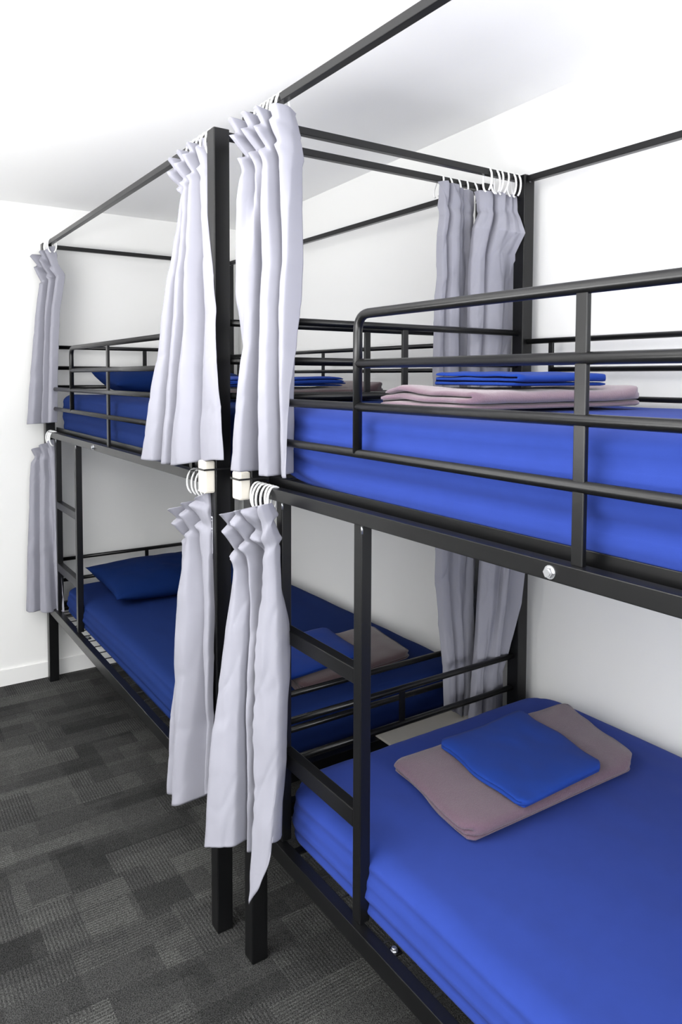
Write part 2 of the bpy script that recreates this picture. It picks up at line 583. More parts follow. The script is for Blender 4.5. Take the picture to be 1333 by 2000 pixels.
MG = 'sheeted mattresses on the bunks'
mattress('mattress', M_blue, 0.850, 1.738, -0.24, 1.555, 1.188, 1.378, 0.07, 0.035, 1, 0.009, 'royal blue sheeted mattress on the upper bunk of the front bed', MG, 0.045)
mattress('mattress', M_blue, 0.835, 1.745, -0.24, 1.500, 0.361, 0.500, 0.10, 0.04, 2, 0.008, 'royal blue sheeted mattress on the lower bunk of the front bed', MG)
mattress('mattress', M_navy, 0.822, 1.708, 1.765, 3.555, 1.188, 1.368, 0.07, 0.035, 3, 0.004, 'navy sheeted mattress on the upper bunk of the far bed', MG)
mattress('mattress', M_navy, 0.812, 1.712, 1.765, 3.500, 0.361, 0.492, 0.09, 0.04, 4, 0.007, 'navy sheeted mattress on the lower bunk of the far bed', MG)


# ------------------------------------------------------------------ folded bedding
def fold_stack(name, m, corners, z0, tops, layers, th, seed, sag=0.006, loose=0.004, lift=None):
    """a cloth folded `layers` times: the serpentine profile runs along v, the folded stack is drawn out along u.
    corners: plan positions of (u,v) = (0,0), (1,0), (1,1), (0,1)"""
    path = []
    c00, c10, c11, c01 = [Vector((*c, 0)) for c in corners]
    vlen = ((c01 - c00).length + (c11 - c10).length) / 2
    ulen = ((c10 - c00).length + (c11 - c01).length) / 2
    rr = th / 2 / vlen
    NV = 22
    for i in range(layers):
        zc_ = th * (i + 0.5)
        a, b_ = rr * 1.2, 1 - rr * 1.2
        # the layers do not end exactly above each other
        a += 0.012 * (i % 2) * random.random()
        vs = [a + (b_ - a) * k / NV for k in range(NV + 1)]
        if i % 2:
            vs = vs[::-1]
        for v_ in vs:
            path.append((v_, zc_))
        if i < layers - 1:
            end = vs[-1]
            dirn = 1 if i % 2 == 0 else -1
            for k in range(1, 6):
                an = math.pi * k / 6
                path.append((end + dirn * rr * 1.3 * math.sin(an), zc_ + th / 2 * (1 - math.cos(an))))
    n = len(path)
    NU = 40
    bm = bmesh.new()
    rings = []
    for iu in range(NU + 1):
        u = iu / NU
        e = min(u, 1 - u) * ulen
        thick = th * 0.405 * min(1.0, 0.5 + 0.5 * min(1, e / 0.012))
        up, dn = [], []
        for k in range(n):
            v_, z_ = path[k]
            a = Vector((path[max(0, k - 1)][0] * vlen, path[max(0, k - 1)][1]))
            b_ = Vector((path[min(n - 1, k + 1)][0] * vlen, path[min(n - 1, k + 1)][1]))
            tdir = (b_ - a).normalized()
            nn = Vector((-tdir.y, tdir.x))
            tk = thick * (0.5 if k in (0, n - 1) else 1)
            du = (loose * 1.6 * nz(v_ * 3 + seed, z_ * 60, seed, 1.0) + loose * math.sin(math.floor(z_ / th) * 2.1 + seed)) * (1 if u < 0.5 else -1) * max(0, 1 - e / 0.05)
            for lst, sg in ((up, 1), (dn, -1)):
                vv = v_ + nn.x * tk * sg / vlen
                zz_ = z_ + nn.y * tk * sg
                uu = u + du / ulen
                p = (c00 * (1 - uu) + c10 * uu) * (1 - vv) + (c01 * (1 - uu) + c11 * uu) * vv
                tz = zz_ / (th * layers)
                ev = min(vv, 1 - vv) * vlen
                ee = min(e, ev)
                if lift:
                    zz_ *= lift(uu, vv)
                drop = sag * max(0, 1 - ee / 0.06) ** 2 * tz
                zz_ += tz * (0.005 * nz(p.x + seed, p.y, seed, 7) + 0.002 * nz(p.x + seed, p.y, seed, 22) + tops) - drop
                # round the plan corners
                cu, cv = abs(uu - 0.5) * 2, abs(vv - 0.5) * 2
                k_ = max(0, cu + cv - 1.87) * 0.42
                ctr = (c00 + c10 + c11 + c01) / 4
                p = p + (ctr - p) * k_
                lst.append(bm.verts.new((p.x, p.y, z0 + max(0.0005, zz_))))
        rings.append(up + dn[::-1])
    for a, b_ in zip(rings, rings[1:]):
        k2 = len(a)
        for k in range(k2):
            bm.faces.new((a[k], a[(k + 1) % k2], b_[(k + 1) % k2], b_[k]))
    for ring, rev in ((rings[0], True), (rings[-1], False)):
        for k in range(n - 1):
            q = [ring[k], ring[k + 1], ring[2 * n - 2 - k], ring[2 * n - 1 - k]]
            bm.faces.new(q[::-1] if rev else q)
    return finish(name, bm, m, smooth=True)


BG = 'folded blankets on the mattresses'
SG = 'folded flat sheets on the blankets'
tag(fold_stack('folded_blanket', M_lilac2, [(1.02, 1.045), (1.555, 1.035), (1.66, 1.345), (1.06, 1.36)], 0.5045, 0.0, 3, 0.0140, 1.3, 0.006, 0.009),
    'lilac fleece blanket folded flat on the lower mattress of the front bed', 'blanket', BG)
tag(fold_stack('folded_sheet', M_blue2, [(1.145, 1.025), (1.425, 1.03), (1.475, 1.335), (1.175, 1.325)], 0.547, 0.0, 3, 0.0085, 2.1, 0.006, 0.007),
    'blue flat sheet folded on the lilac blanket, lower bunk of the front bed', 'sheet', SG)
tag(fold_stack('folded_blanket', M_lilac, [(1.0, 1.05), (1.575, 1.05), (1.60, 1.34), (1.0, 1.345)], 1.3835, 0.0, 3, 0.0145, 3.7, 0.004, 0.010,
    lambda u, v: 1 + 0.28 * math.exp(-((v - 0.72) / 0.16) ** 2) * max(0, 1 - 3.5 * u) + 0.25 * max(0, u - 0.75) * 4 * (u > 0.75)),
    'pale lilac fleece blanket folded on the upper mattress of the front bed', 'blanket', BG)
tag(fold_stack('folded_sheet', M_blue2, [(1.135, 1.055), (1.45, 1.055), (1.455, 1.325), (1.14, 1.32)], 1.432, 0.0, 3, 0.0108, 4.4, 0.004, 0.008),
    'blue flat sheet folded on the lilac blanket, upper bunk of the front bed', 'sheet', SG)
tag(fold_stack('folded_blanket', M_mauve, [(1.11, 1.86), (1.57, 1.905), (1.61, 2.19), (1.15, 2.20)], 0.497, 0.0, 3, 0.012, 5.2),
    'brown mauve blanket folded on the lower mattress of the far bed', 'blanket', BG)
tag(fold_stack('folded_sheet', M_blue2, [(1.05, 1.89), (1.39, 1.93), (1.42, 2.22), (1.10, 2.20)], 0.533, 0.0, 3, 0.0065, 6.1),
    'bright blue flat sheet folded on the brown blanket, lower bunk of the far bed', 'sheet', SG)
tag(fold_stack('folded_blanket', M_mauve, [(1.05, 2.11), (1.61, 2.11), (1.63, 2.44), (1.08, 2.44)], 1.3735, 0.0, 3, 0.0135, 7.5, 0.006, 0.006,
    lambda u, v: 1 + 0.75 * max(0, (u - 0.74) / 0.26)),
    'brown mauve blanket folded on the upper mattress of the far bed', 'blanket', BG)
tag(fold_stack('folded_sheet', M_blue2, [(1.00, 2.12), (1.455, 2.13), (1.46, 2.42), (1.05, 2.42)], 1.4195, 0.0, 4, 0.0082, 8.8, 0.006, 0.014),
    'dark blue flat sheet folded loosely on the blanket, upper bunk of the far bed', 'sheet', SG)


# ------------------------------------------------------------------ pillows
def pillow(m, x0, x1, y0, y1, z0, hgt, seed, tilt, label):
    cx, cy = (x0 + x1) / 2, (y0 + y1) / 2
    hx, hy = (x1 - x0) / 2, (y1 - y0) / 2
    bm = bmesh.new()
    n1, n2 = 44, 34
    g = {}
    for side in (1, -1):
        for i in range(n1 + 1):
            for j in range(n2 + 1):
                if side < 0 and (i in (0, n1) or j in (0, n2)):
                    g[(side, i, j)] = g[(1, i, j)]
                    continue
                u, v_ = -1 + 2 * i / n1, -1 + 2 * j / n2
                x = u * hx * (1 - 0.045 * (1 - v_ * v_))
                y = v_ * hy * (1 - 0.055 * (1 - u * u))
                f = ((1 - abs(u) ** 2.6) * (1 - abs(v_) ** 2.4)) ** 0.52
                wr = 1 + 0.14 * nz(x + seed, y, seed, 6) + 0.05 * nz(x + seed, y, 3, 18)
                z = hgt * (0.34 + (0.66 * f * wr if side > 0 else -0.34 * min(1, f * 1.7)))
                z += tilt * hgt * (v_ * 0.5 + 0.5) * (1 - f) * 0.6
                g[(side, i, j)] = bm.verts.new((cx + x, cy + y, z0 + z))
        for i in range(n1):
            for j in range(n2):
                q = [g[(side, i, j)], g[(side, i + 1, j)], g[(side, i + 1, j + 1)], g[(side, i, j + 1)]]
                bm.faces.new(q if side > 0 else q[::-1])
    return tag(finish('pillow', bm, m, smooth=True), label, 'pillow', 'navy pillows on the far bed')


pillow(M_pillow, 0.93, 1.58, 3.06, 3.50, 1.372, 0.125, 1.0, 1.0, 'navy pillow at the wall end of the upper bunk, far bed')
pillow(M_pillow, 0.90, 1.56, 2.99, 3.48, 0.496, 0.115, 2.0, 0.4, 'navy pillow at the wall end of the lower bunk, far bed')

# ------------------------------------------------------------------ board and packing blocks
tag(boxobj('wooden_board', M_board, None, 1.295, 1.66, 1.578, 1.738, 0.3715, 0.380, 0.001),
    'grey wooden board lying across the gap between the two lower bunks', 'board')


def block(x0, x1, y0, y1, z0, z1, ztie, px1, py1, label):
    t = thing('packing_block', ((x0 + x1) / 2, (y0 + y1) / 2, z0), label, 'wood block', 'white packing blocks tied to the posts')
    boxobj('timber', M_wood, t, x0, x1, y0, y1, z0, z1, 0.005)
    bm = bmesh.new()
    e = 0.0012
    # flat tie looped right round block and post
    a = [(x0 - e, y0 - e), (px1 + e, y0 - e), (px1 + e, py1 + e), (x0 - e, py1 + e)]
    b_ = [(x0 - 2.4 * e, y0 - 2.4 * e), (px1 + 2.4 * e, y0 - 2.4 * e), (px1 + 2.4 * e, py1 + 2.4 * e), (x0 - 2.4 * e, py1 + 2.4 * e)]
    va = [[bm.verts.new((*p, z)) for p in a] for z in (ztie - 0.0022, ztie + 0.0022)]
    vb = [[bm.verts.new((*p, z)) for p in b_] for z in (ztie - 0.0022, ztie + 0.0022)]
    for i in range(4):
        j = (i + 1) % 4
        bm.faces.new((vb[0][i], vb[0][j], vb[1][j], vb[1][i]))
        bm.faces.new((va[0][i], va[1][i], va[1][j], va[0][j]))
        bm.faces.new((vb[1][i], vb[1][j], va[1][j], va[1][i]))
        bm.faces.new((vb[0][i], va[0][i], va[0][j], vb[0][j]))
    finish('cable_tie', bm, M_tie, t)
    return t


block(0.736, 0.7658, 1.708, 1.751, 1.158, 1.240, 1.218, 0.809, 1.751, 'white wood block cable-tied to the post of the far bunk')
block(0.764, 0.7938, 1.567, 1.610, 1.158, 1.225, 1.208, 0.837, 1.610, 'white wood block cable-tied to the post of the front bunk')


# ------------------------------------------------------------------ curtains
def interp(tab, t):
    if t <= tab[0][0]:
        return Vector(tab[0][1:])
    for a, b_ in zip(tab, tab[1:]):
        if t <= b_[0]:
            f = (t - a[0]) / (b_[0] - a[0])
            f2 = f * f * (3 - 2 * f) * 0.5 + f * 0.5
            return Vector(a[1:]).lerp(Vector(b_[1:]), f2)
    return Vector(tab[-1][1:])


def cat(prof, k):
    """Catmull-Rom sampling of a list of (s, d)"""
    out = []
    n = len(prof)
    for i in range(n - 1):
        p0, p1, p2, p3 = prof[max(0, i - 1)], prof[i], prof[i + 1], prof[min(n - 1, i + 2)]
        for j in range(k):
            t = j / k
            h00, h10 = 2 * t ** 3 - 3 * t * t + 1, t ** 3 - 2 * t * t + t
            h01, h11 = -2 * t ** 3 + 3 * t * t, t ** 3 - t * t
            out.append(tuple(h00 * p1[a] + h10 * 0.36 * (p2[a] - p0[a]) + h01 * p2[a] + h11 * 0.36 * (p3[a] - p1[a]) for a in (0, 1)))
    out.append(prof[-1])
    return out


def ring_mesh(bm, c, along, hh, hw, tilt, r=0.003):
    """oval hook ring hung over a rail that runs `along`; c is the rail centre"""
    c, al = Vector(c), Vector(along).normalized()
    side = Vector((al.y, -al.x, 0))
    pts = []
    n = 22
    for i in range(n + 1):
        a = math.radians(-65) + i / n * math.radians(320)
        p = side * math.cos(a) * hw + Vector((0, 0, 1)) * (math.sin(a) * hh - hh * 0.35) + al * (tilt * (math.sin(a) - 1) * hh)
        pts.append(c + p)
    tube(bm, pts, r, 8)


def curtain(name, Lt, Rt, ptop, pbot, head, nhead, ahead, slant, label, rings, ds=1.0, pmid=None, tmid=0.45, zoff=None, flip=1, wavy=False, seed=0.0, nrows=120, k=9, rag=0.004):
    """Lt, Rt: left and right edge curves (t, x, y, z); profiles: (s, d) across, d towards the room"""
    L0 = interp(Lt, 0.5)
    t = thing(name, tuple(interp(Rt, 1.0)), label, 'curtain', 'grey bunk privacy curtains')
    A, B = cat(ptop, k), cat(pbot, k)
    Mm = cat(pmid, k) if pmid else None
    bm = bmesh.new()
    rows = []
    nc = len(A)
    for i in range(nrows + 1):
        tt = i / nrows
        tt = tt ** 1.15
        l, r = interp(Lt, tt), interp(Rt, tt)
        w_ = r - l
        n_ = Vector((w_.y, -w_.x, 0))
        n_ = n_.normalized() * flip
        row = []
        for j in range(nc):
            q = j / (nc - 1)
            if Mm:
                if tt < tmid:
                    f = tt / tmid
                    f = f * f * (3 - 2 * f)
                    s = A[j][0] * (1 - f) + Mm[j][0] * f
                    d = A[j][1] * (1 - f) + Mm[j][1] * f
                else:
                    f = (tt - tmid) / (1 - tmid)
                    f = f * f * (3 - 2 * f)
                    s = Mm[j][0] * (1 - f) + B[j][0] * f
                    d = Mm[j][1] * (1 - f) + B[j][1] * f
            else:
                f = tt * tt * (3 - 2 * tt)
                s = A[j][0] * (1 - f) + B[j][0] * f
                d = A[j][1] * (1 - f) + B[j][1] * f
            d *= ds
            if tt < head * 1.25:
                hw = 1.0 if tt < head * 0.8 else max(0, 1 - (tt - head * 0.8) / (head * 0.45))
                ph = (q * nhead + slant * tt / head) % 1.0
                saw = (ph / 0.8 if ph < 0.8 else (1 - ph) / 0.2) - 0.5
                d += ahead * saw * hw * (1 - 0.75 * min(1, max(0, (q - 0.74) / 0.16)))
                # gathered tape line at the foot of the header
            pinch = math.exp(-((tt - head) / 0.018) ** 2)
            d -= 0.0045 * pinch
            d += 0.0035 * nz(s * 2.2 + seed, tt * 5, seed, 1.6) + 0.0016 * nz(s * 6 + seed, tt * 9, seed, 2.0)
            rg = 1 - abs(nz(s * 1.1 + seed, tt * 2.6 + s * 0.9, seed, 2.4)) * 5
            d -= 0.0020 * max(0, rg) ** 2 * min(1, tt / (head * 1.3)) ** 2
            s += 0.012 * nz(tt * 3 + seed, q * 2, seed, 1.5) * min(1, 4 * s * (1 - s) if 0 < s < 1 else 0)
            if wavy and q > 0.955:
                s += (q - 0.955) / 0.045 * (0.007 * math.sin(tt * 120 + 2 * math.sin(tt * 31)) + 0.012 * math.sin(tt * 17) - 0.02)
            p = l + w_ * s + n_ * d
            if zoff:
                p.z += zoff(q, tt)
            p.z += rag * (nz(q * 9 + seed, 0.5, seed, 1.0)) * (1 if tt > 0.97 else 0.3)
            row.append(bm.verts.new(p))
        rows.append(row)
    for a, b_ in zip(rows, rows[1:]):
        for j in range(nc - 1):
            bm.faces.new((a[j], a[j + 1], b_[j + 1], b_[j]))
    cl = finish('cloth', bm, M_curtain, t, smooth=True)
    sm = cl.modifiers.new('thickness', 'SOLIDIFY')
    sm.thickness = 0.0014
    sm.offset = 0
    for c, al, hh, hw, tilt in rings:
        b2 = bmesh.new()
        ring_mesh(b2, c, al, hh, hw, tilt)
        finish('curtain_ring', b2, M_ring, t, smooth=True)
    return t


E_ = {
    'near_top': ([(0.0, 0.741, 1.56, 2.024), (0.048, 0.757, 1.561, 1.99), (0.1, 0.778, 1.562, 1.954), (0.152, 0.773, 1.563, 1.912), (0.234, 0.762, 1.565, 1.847), (0.308, 0.76, 1.566, 1.788), (0.531, 0.762, 1.57, 1.613), (0.68, 0.758, 1.57, 1.494), (0.829, 0.747, 1.57, 1.374), (1.0, 0.733, 1.57, 1.237)],
        [(0.0, 0.803, 1.42, 2.04), (0.078, 0.81, 1.417, 1.979), (0.174, 0.812, 1.413, 1.901), (0.27, 0.814, 1.409, 1.824), (0.421, 0.818, 1.403, 1.702), (0.545, 0.807, 1.4, 1.602), (0.75, 0.8, 1.4, 1.435), (1.0, 0.802, 1.4, 1.231)]),
    'far_top': ([(0.0, 0.747, 1.93, 2.021), (0.067, 0.76, 1.939, 1.973), (0.113, 0.791, 1.946, 1.943), (0.225, 0.784, 1.962, 1.855), (0.313, 0.774, 1.974, 1.786), (0.401, 0.761, 1.986, 1.716), (0.507, 0.751, 2.001, 1.631), (0.665, 0.742, 2.02, 1.502), (0.842, 0.721, 2.041, 1.357), (1.0, 0.709, 2.06, 1.224)],
        [(0.0, 0.783, 1.79, 2.063), (0.13, 0.769, 1.767, 1.95), (0.21, 0.765, 1.752, 1.883), (0.368, 0.764, 1.724, 1.752), (0.527, 0.763, 1.696, 1.622), (0.694, 0.754, 1.669, 1.489), (0.844, 0.758, 1.645, 1.371), (1.0, 0.754, 1.62, 1.251)]),
    'near_low': ([(0.0, 0.701, 1.53, 1.139), (0.047, 0.72, 1.53, 1.1), (0.165, 0.739, 1.53, 1.006), (0.223, 0.729, 1.53, 0.962), (0.337, 0.71, 1.53, 0.876), (0.508, 0.69, 1.53, 0.746), (0.64, 0.673, 1.53, 0.646), (0.765, 0.664, 1.53, 0.55), (1.0, 0.656, 1.53, 0.367)],
        [(0.0, 0.753, 1.4, 1.177), (0.04, 0.76, 1.398, 1.147), (0.098, 0.767, 1.396, 1.103), (0.277, 0.78, 1.389, 0.967), (0.527, 0.779, 1.379, 0.778), (0.769, 0.773, 1.375, 0.595), (0.89, 0.76, 1.372, 0.507), (1.0, 0.755, 1.37, 0.424)]),
    'far_low': ([(0.0, 0.72, 1.9, 1.089), (0.05, 0.745, 1.902, 1.048), (0.113, 0.76, 1.905, 0.998), (0.191, 0.754, 1.908, 0.938), (0.303, 0.746, 1.912, 0.853), (0.377, 0.747, 1.915, 0.794), (0.599, 0.734, 1.92, 0.624), (0.738, 0.721, 1.92, 0.518), (1.0, 0.713, 1.92, 0.315)],
        [(0.0, 0.762, 1.74, 1.155), (0.201, 0.756, 1.728, 1.002), (0.383, 0.751, 1.717, 0.865), (0.799, 0.746, 1.71, 0.543), (1.0, 0.74, 1.71, 0.387)]),
    'end_top': ([(0.0, 0.718, 3.63, 1.991), (0.059, 0.744, 3.629, 1.949), (0.154, 0.753, 3.627, 1.877), (0.417, 0.727, 3.622, 1.675), (0.725, 0.702, 3.62, 1.439), (1.0, 0.682, 3.62, 1.23)],
        [(0.0, 0.795, 3.53, 2.042), (0.1, 0.807, 3.524, 1.963), (0.168, 0.836, 3.52, 1.911), (0.368, 0.807, 3.508, 1.748), (0.638, 0.794, 3.5, 1.533), (1.0, 0.784, 3.5, 1.242)]),
    'end_low': ([(0.0, 0.707, 3.63, 1.107), (0.042, 0.715, 3.629, 1.076), (0.08, 0.697, 3.628, 1.048), (0.176, 0.691, 3.627, 0.977), (0.575, 0.677, 3.617, 0.681), (1.0, 0.664, 3.6, 0.367)],
        [(0.0, 0.779, 3.54, 1.163), (0.095, 0.792, 3.536, 1.087), (0.228, 0.8, 3.531, 0.98), (0.629, 0.796, 3.515, 0.661), (1.0, 0.812, 3.5, 0.363)]),
    'rear_near': ([(0.0, 1.582, 1.635, 2.01), (0.1, 1.595, 1.635, 1.947), (0.168, 1.571, 1.635, 1.9), (0.299, 1.568, 1.635, 1.815), (0.439, 1.566, 1.635, 1.724), (0.766, 1.569, 1.635, 1.509), (1.0, 1.572, 1.635, 1.354)],
        [(0.0, 1.73, 1.61, 2.01), (0.062, 1.736, 1.613, 1.97), (0.173, 1.777, 1.617, 1.904), (0.276, 1.753, 1.621, 1.834), (0.403, 1.765, 1.626, 1.751), (0.76, 1.757, 1.633, 1.512), (1.0, 1.758, 1.635, 1.35)]),
    'rear_far': ([(0.0, 1.484, 1.685, 2.035), (0.143, 1.491, 1.685, 1.936), (0.229, 1.48, 1.685, 1.874), (0.4, 1.483, 1.685, 1.753), (0.529, 1.472, 1.685, 1.661), (0.839, 1.471, 1.685, 1.439), (1.0, 1.473, 1.685, 1.323)],
        [(0.0, 1.626, 1.685, 2.026), (0.105, 1.631, 1.685, 1.953), (0.195, 1.632, 1.685, 1.891), (0.374, 1.635, 1.685, 1.765), (0.508, 1.636, 1.685, 1.67), (0.832, 1.641, 1.685, 1.439), (1.0, 1.643, 1.685, 1.318)]),
    'rear_near_low': ([(0.0, 1.611, 1.635, 1.061), (0.227, 1.617, 1.635, 0.899), (0.438, 1.608, 1.635, 0.749), (0.685, 1.601, 1.635, 0.572), (0.921, 1.591, 1.635, 0.404), (1.0, 1.591, 1.635, 0.346)],
        [(0.0, 1.828, 1.635, 1.016), (0.275, 1.823, 1.635, 0.831), (0.44, 1.808, 1.635, 0.722), (0.66, 1.783, 1.635, 0.577), (0.757, 1.763, 1.635, 0.515), (1.0, 1.767, 1.635, 0.35)]),
    'rear_far_low': ([(0.0, 1.489, 1.685, 1.065), (0.197, 1.49, 1.685, 0.942), (0.352, 1.485, 1.685, 0.846), (0.608, 1.504, 1.685, 0.681), (0.805, 1.521, 1.685, 0.552), (1.0, 1.529, 1.685, 0.425)],
        [(0.0, 1.647, 1.685, 1.05), (0.201, 1.648, 1.685, 0.911), (0.39, 1.648, 1.685, 0.779), (0.704, 1.652, 1.685, 0.557), (0.863, 1.645, 1.685, 0.446), (1.0, 1.626, 1.685, 0.353)]),
}
E_['rear_near'] = (E_['rear_near'][0],
    [(0.0, 1.7197, 1.60, 2.006), (0.06, 1.712, 1.59, 1.963), (0.173, 1.709, 1.555, 1.886), (0.276, 1.712, 1.60, 1.829), (0.403, 1.745, 1.632, 1.751), (0.76, 1.745, 1.638, 1.512), (1.0, 1.745, 1.64, 1.35)])
E_['rear_near_low'] = (E_['rear_near_low'][0],
    [(0.0, 1.722, 1.540, 1.037), (0.275, 1.718, 1.540, 0.863), (0.44, 1.712, 1.548, 0.755), (0.66, 1.706, 1.59, 0.596), (0.757, 1.712, 1.62, 0.518), (1.0, 1.74, 1.64, 0.35)])
for k_ in ('rear_near_low', 'rear_far_low'):      # carry the lower pair up to the end beam they hang from
    l_, r_ = E_[k_]
    lift = lambda tb: [(0.0, tb[0][1], tb[0][2], 1.135)] + [(0.12 + 0.88 * q[0], *q[1:]) for q in tb]
    E_[k_] = (lift(l_), lift(r_))


def rings_along(p0, p1, n, half, hh=0.034, hw=0.019, tilt=0.0, jit=0.25):
    out = []
    p0, p1 = Vector(p0), Vector(p1)
    al = p1 - p0
    for i in range(n):
        f = (i + jit * (random.random() - 0.5)) / max(1, n - 1)
        c = p0.lerp(p1, f)
        c.z += half + 0.0026 - hh * 0.65
        out.append((c, al, hh, hw, tilt * (random.random() - 0.3)))
    return out


RZ = 2.065
curtain('privacy_curtain', *E_['near_top'],
        ptop=[(0.10, -0.045), (0.0, -0.02), (0.05, 0.010), (0.17, 0.016), (0.22, -0.006), (0.25, -0.030), (0.28, -0.006), (0.36, 0.018), (0.45, 0.014), (0.48, -0.010), (0.51, -0.034), (0.54, -0.006), (0.60, 0.016), (0.69, 0.014), (0.72, -0.026), (0.75, -0.026), (0.79, 0.008), (0.93, 0.012), (1.0, -0.010), (0.93, -0.035)],
        pmid=[(0.06, -0.050), (0.0, -0.025), (0.02, 0.004), (0.16, 0.018), (0.26, 0.016), (0.33, 0.018), (0.39, 0.010), (0.405, -0.015), (0.42, -0.042), (0.46, -0.046), (0.49, -0.030), (0.505, 0.002), (0.58, 0.016), (0.70, 0.014), (0.755, -0.004), (0.77, -0.034), (0.80, -0.030), (0.83, 0.004), (0.95, 0.010), (1.0, -0.020)],
        pbot=[(0.0, -0.046), (0.06, -0.036), (0.13, -0.042), (0.165, -0.050), (0.165, -0.006), (0.18, 0.016), (0.33, 0.018), (0.38, -0.006), (0.40, -0.026), (0.48, -0.034), (0.56, -0.028), (0.59, -0.004), (0.64, 0.016), (0.76, 0.014), (0.81, -0.002), (0.83, -0.032), (0.86, -0.030), (0.88, -0.002), (0.95, 0.008), (1.0, 0.006)],
        head=0.135, nhead=4, ahead=0.030, slant=-2.0, ds=1.5,
        label='pale grey curtain bunched on the top rail of the front bed, nearest the camera',
        rings=rings_along((0.8155, 1.455, RZ), (0.8155, 1.56, RZ), 6, 0.0094, 0.034, 0.017, 0.3), zoff=lambda q, tt: 0.022 * tt ** 6 * max(0, 1 - q / 0.14), seed=1.0)
curtain('privacy_curtain', *E_['far_top'],
        ptop=[(0.08, -0.045), (0.0, -0.02), (0.07, 0.012), (0.19, 0.012), (0.225, -0.030), (0.26, -0.028), (0.32, 0.012), (0.46, 0.016), (0.50, -0.026), (0.55, -0.030), (0.60, 0.010), (0.74, 0.016), (0.78, -0.022), (0.82, -0.022), (0.87, 0.008), (0.95, 0.004), (1.0, -0.006), (0.99, -0.024)],
        pmid=[(0.05, -0.040), (0.0, -0.02), (0.05, 0.012), (0.15, 0.010), (0.185, -0.034), (0.22, -0.032), (0.255, 0.008), (0.37, 0.014), (0.40, -0.026), (0.44, -0.034), (0.475, 0.002), (0.62, 0.020), (0.67, 0.002), (0.685, -0.022), (0.71, -0.012), (0.86, 0.004), (0.97, 0.004), (1.0, 0.0)],
        pbot=[(0.03, -0.030), (0.0, 0.0), (0.07, 0.018), (0.17, 0.010), (0.195, -0.026), (0.225, -0.028), (0.25, 0.004), (0.32, 0.008), (0.335, -0.030), (0.36, -0.034), (0.385, 0.006), (0.55, 0.020), (0.64, 0.008), (0.665, -0.012), (0.69, -0.004), (0.84, 0.006), (0.96, 0.008), (1.0, 0.004)],
        head=0.10, nhead=4, ahead=0.028, slant=-1.8, ds=1.5,
        label='pale grey curtain flaring beside the tall black post, top rail of the far bed',
        rings=rings_along((0.7875, 1.765, RZ), (0.7875, 1.89, RZ), 5, 0.0094), zoff=lambda q, tt: -0.020 * tt ** 6 * math.sin(math.pi * min(1, q * 1.1)), seed=2.0)


def flap_tip(q, tt):
    # the free front edge of the flap hangs down in a point
    if q < 0.86:
        return 0.02 * tt ** 4 * math.sin(q * 9)
    return -0.115 * tt ** 5 * ((q - 0.86) / 0.14) ** 0.9


curtain('privacy_curtain', *E_['near_low'],
        ptop=[(0.10, -0.040), (0.0, -0.018), (0.05, 0.010), (0.16, 0.014), (0.20, -0.024), (0.25, -0.026), (0.31, 0.012), (0.44, 0.016), (0.49, -0.024), (0.54, -0.024), (0.60, 0.012), (0.72, 0.010), (0.82, -0.006), (0.94, -0.014), (1.0, 0.002), (0.97, 0.012), (0.90, 0.014)],
        pmid=[(0.05, -0.045), (0.0, -0.015), (0.06, 0.008), (0.22, 0.016), (0.38, 0.010), (0.43, -0.016), (0.45, -0.018), (0.475, 0.006), (0.55, 0.002), (0.62, -0.020), (0.72, -0.050), (0.88, -0.040), (0.985, -0.014), (1.0, 0.006), (0.96, 0.016), (0.80, 0.020), (0.66, 0.016)],
        pbot=[(0.02, -0.030), (0.0, 0.0), (0.09, 0.016), (0.30, 0.020), (0.47, 0.012), (0.51, -0.016), (0.53, -0.020), (0.56, -0.006), (0.63, -0.016), (0.69, -0.040), (0.80, -0.048), (0.90, -0.036), (0.985, -0.012), (1.0, 0.006), (0.97, 0.016), (0.86, 0.018), (0.72, 0.014)],
        head=0.13, nhead=3, ahead=0.030, slant=-1.7, ds=1.45,
        label='pale grey curtain with a pointed hem under the front upper bunk, nearest the camera',
        rings=rings_along((0.808, 1.475, 1.1835), (0.808, 1.56, 1.1835), 6, 0.0135, 0.034, 0.021, 0.35), zoff=flap_tip, wavy=True, seed=3.0)
curtain('privacy_curtain', *E_['far_low'],
        ptop=[(0.10, -0.035), (0.0, -0.015), (0.08, 0.010), (0.20, 0.012), (0.24, -0.024), (0.29, -0.022), (0.37, 0.010), (0.50, 0.014), (0.55, -0.020), (0.60, -0.014), (0.67, 0.008), (0.80, 0.010), (0.90, 0.004), (1.0, 0.0), (0.99, -0.014)],
        pmid=[(0.03, -0.035), (0.0, -0.02), (0.05, -0.004), (0.12, -0.012), (0.155, -0.026), (0.18, 0.006), (0.38, 0.026), (0.60, 0.020), (0.71, -0.004), (0.735, -0.028), (0.77, -0.020), (0.80, -0.004), (0.90, 0.004), (1.0, 0.002), (0.99, -0.01)],
        pbot=[(0.01, -0.02), (0.0, -0.008), (0.08, 0.008), (0.18, 0.000), (0.23, -0.028), (0.27, -0.020), (0.30, 0.008), (0.45, 0.026), (0.60, 0.018), (0.70, -0.012), (0.76, -0.030), (0.83, -0.022), (0.88, -0.010), (0.95, 0.002), (1.0, -0.006)],
        head=0.11, nhead=3, ahead=0.028, slant=-1.6, ds=1.5,
        label='pale grey curtain beside the tall black post, under the far upper bunk',
        rings=rings_along((0.784, 1.775, 1.1835), (0.784, 1.885, 1.1835), 5, 0.0135, 0.034, 0.021), zoff=lambda q, tt: -0.03 * tt ** 6 * math.sin(math.pi * q), seed=4.0)
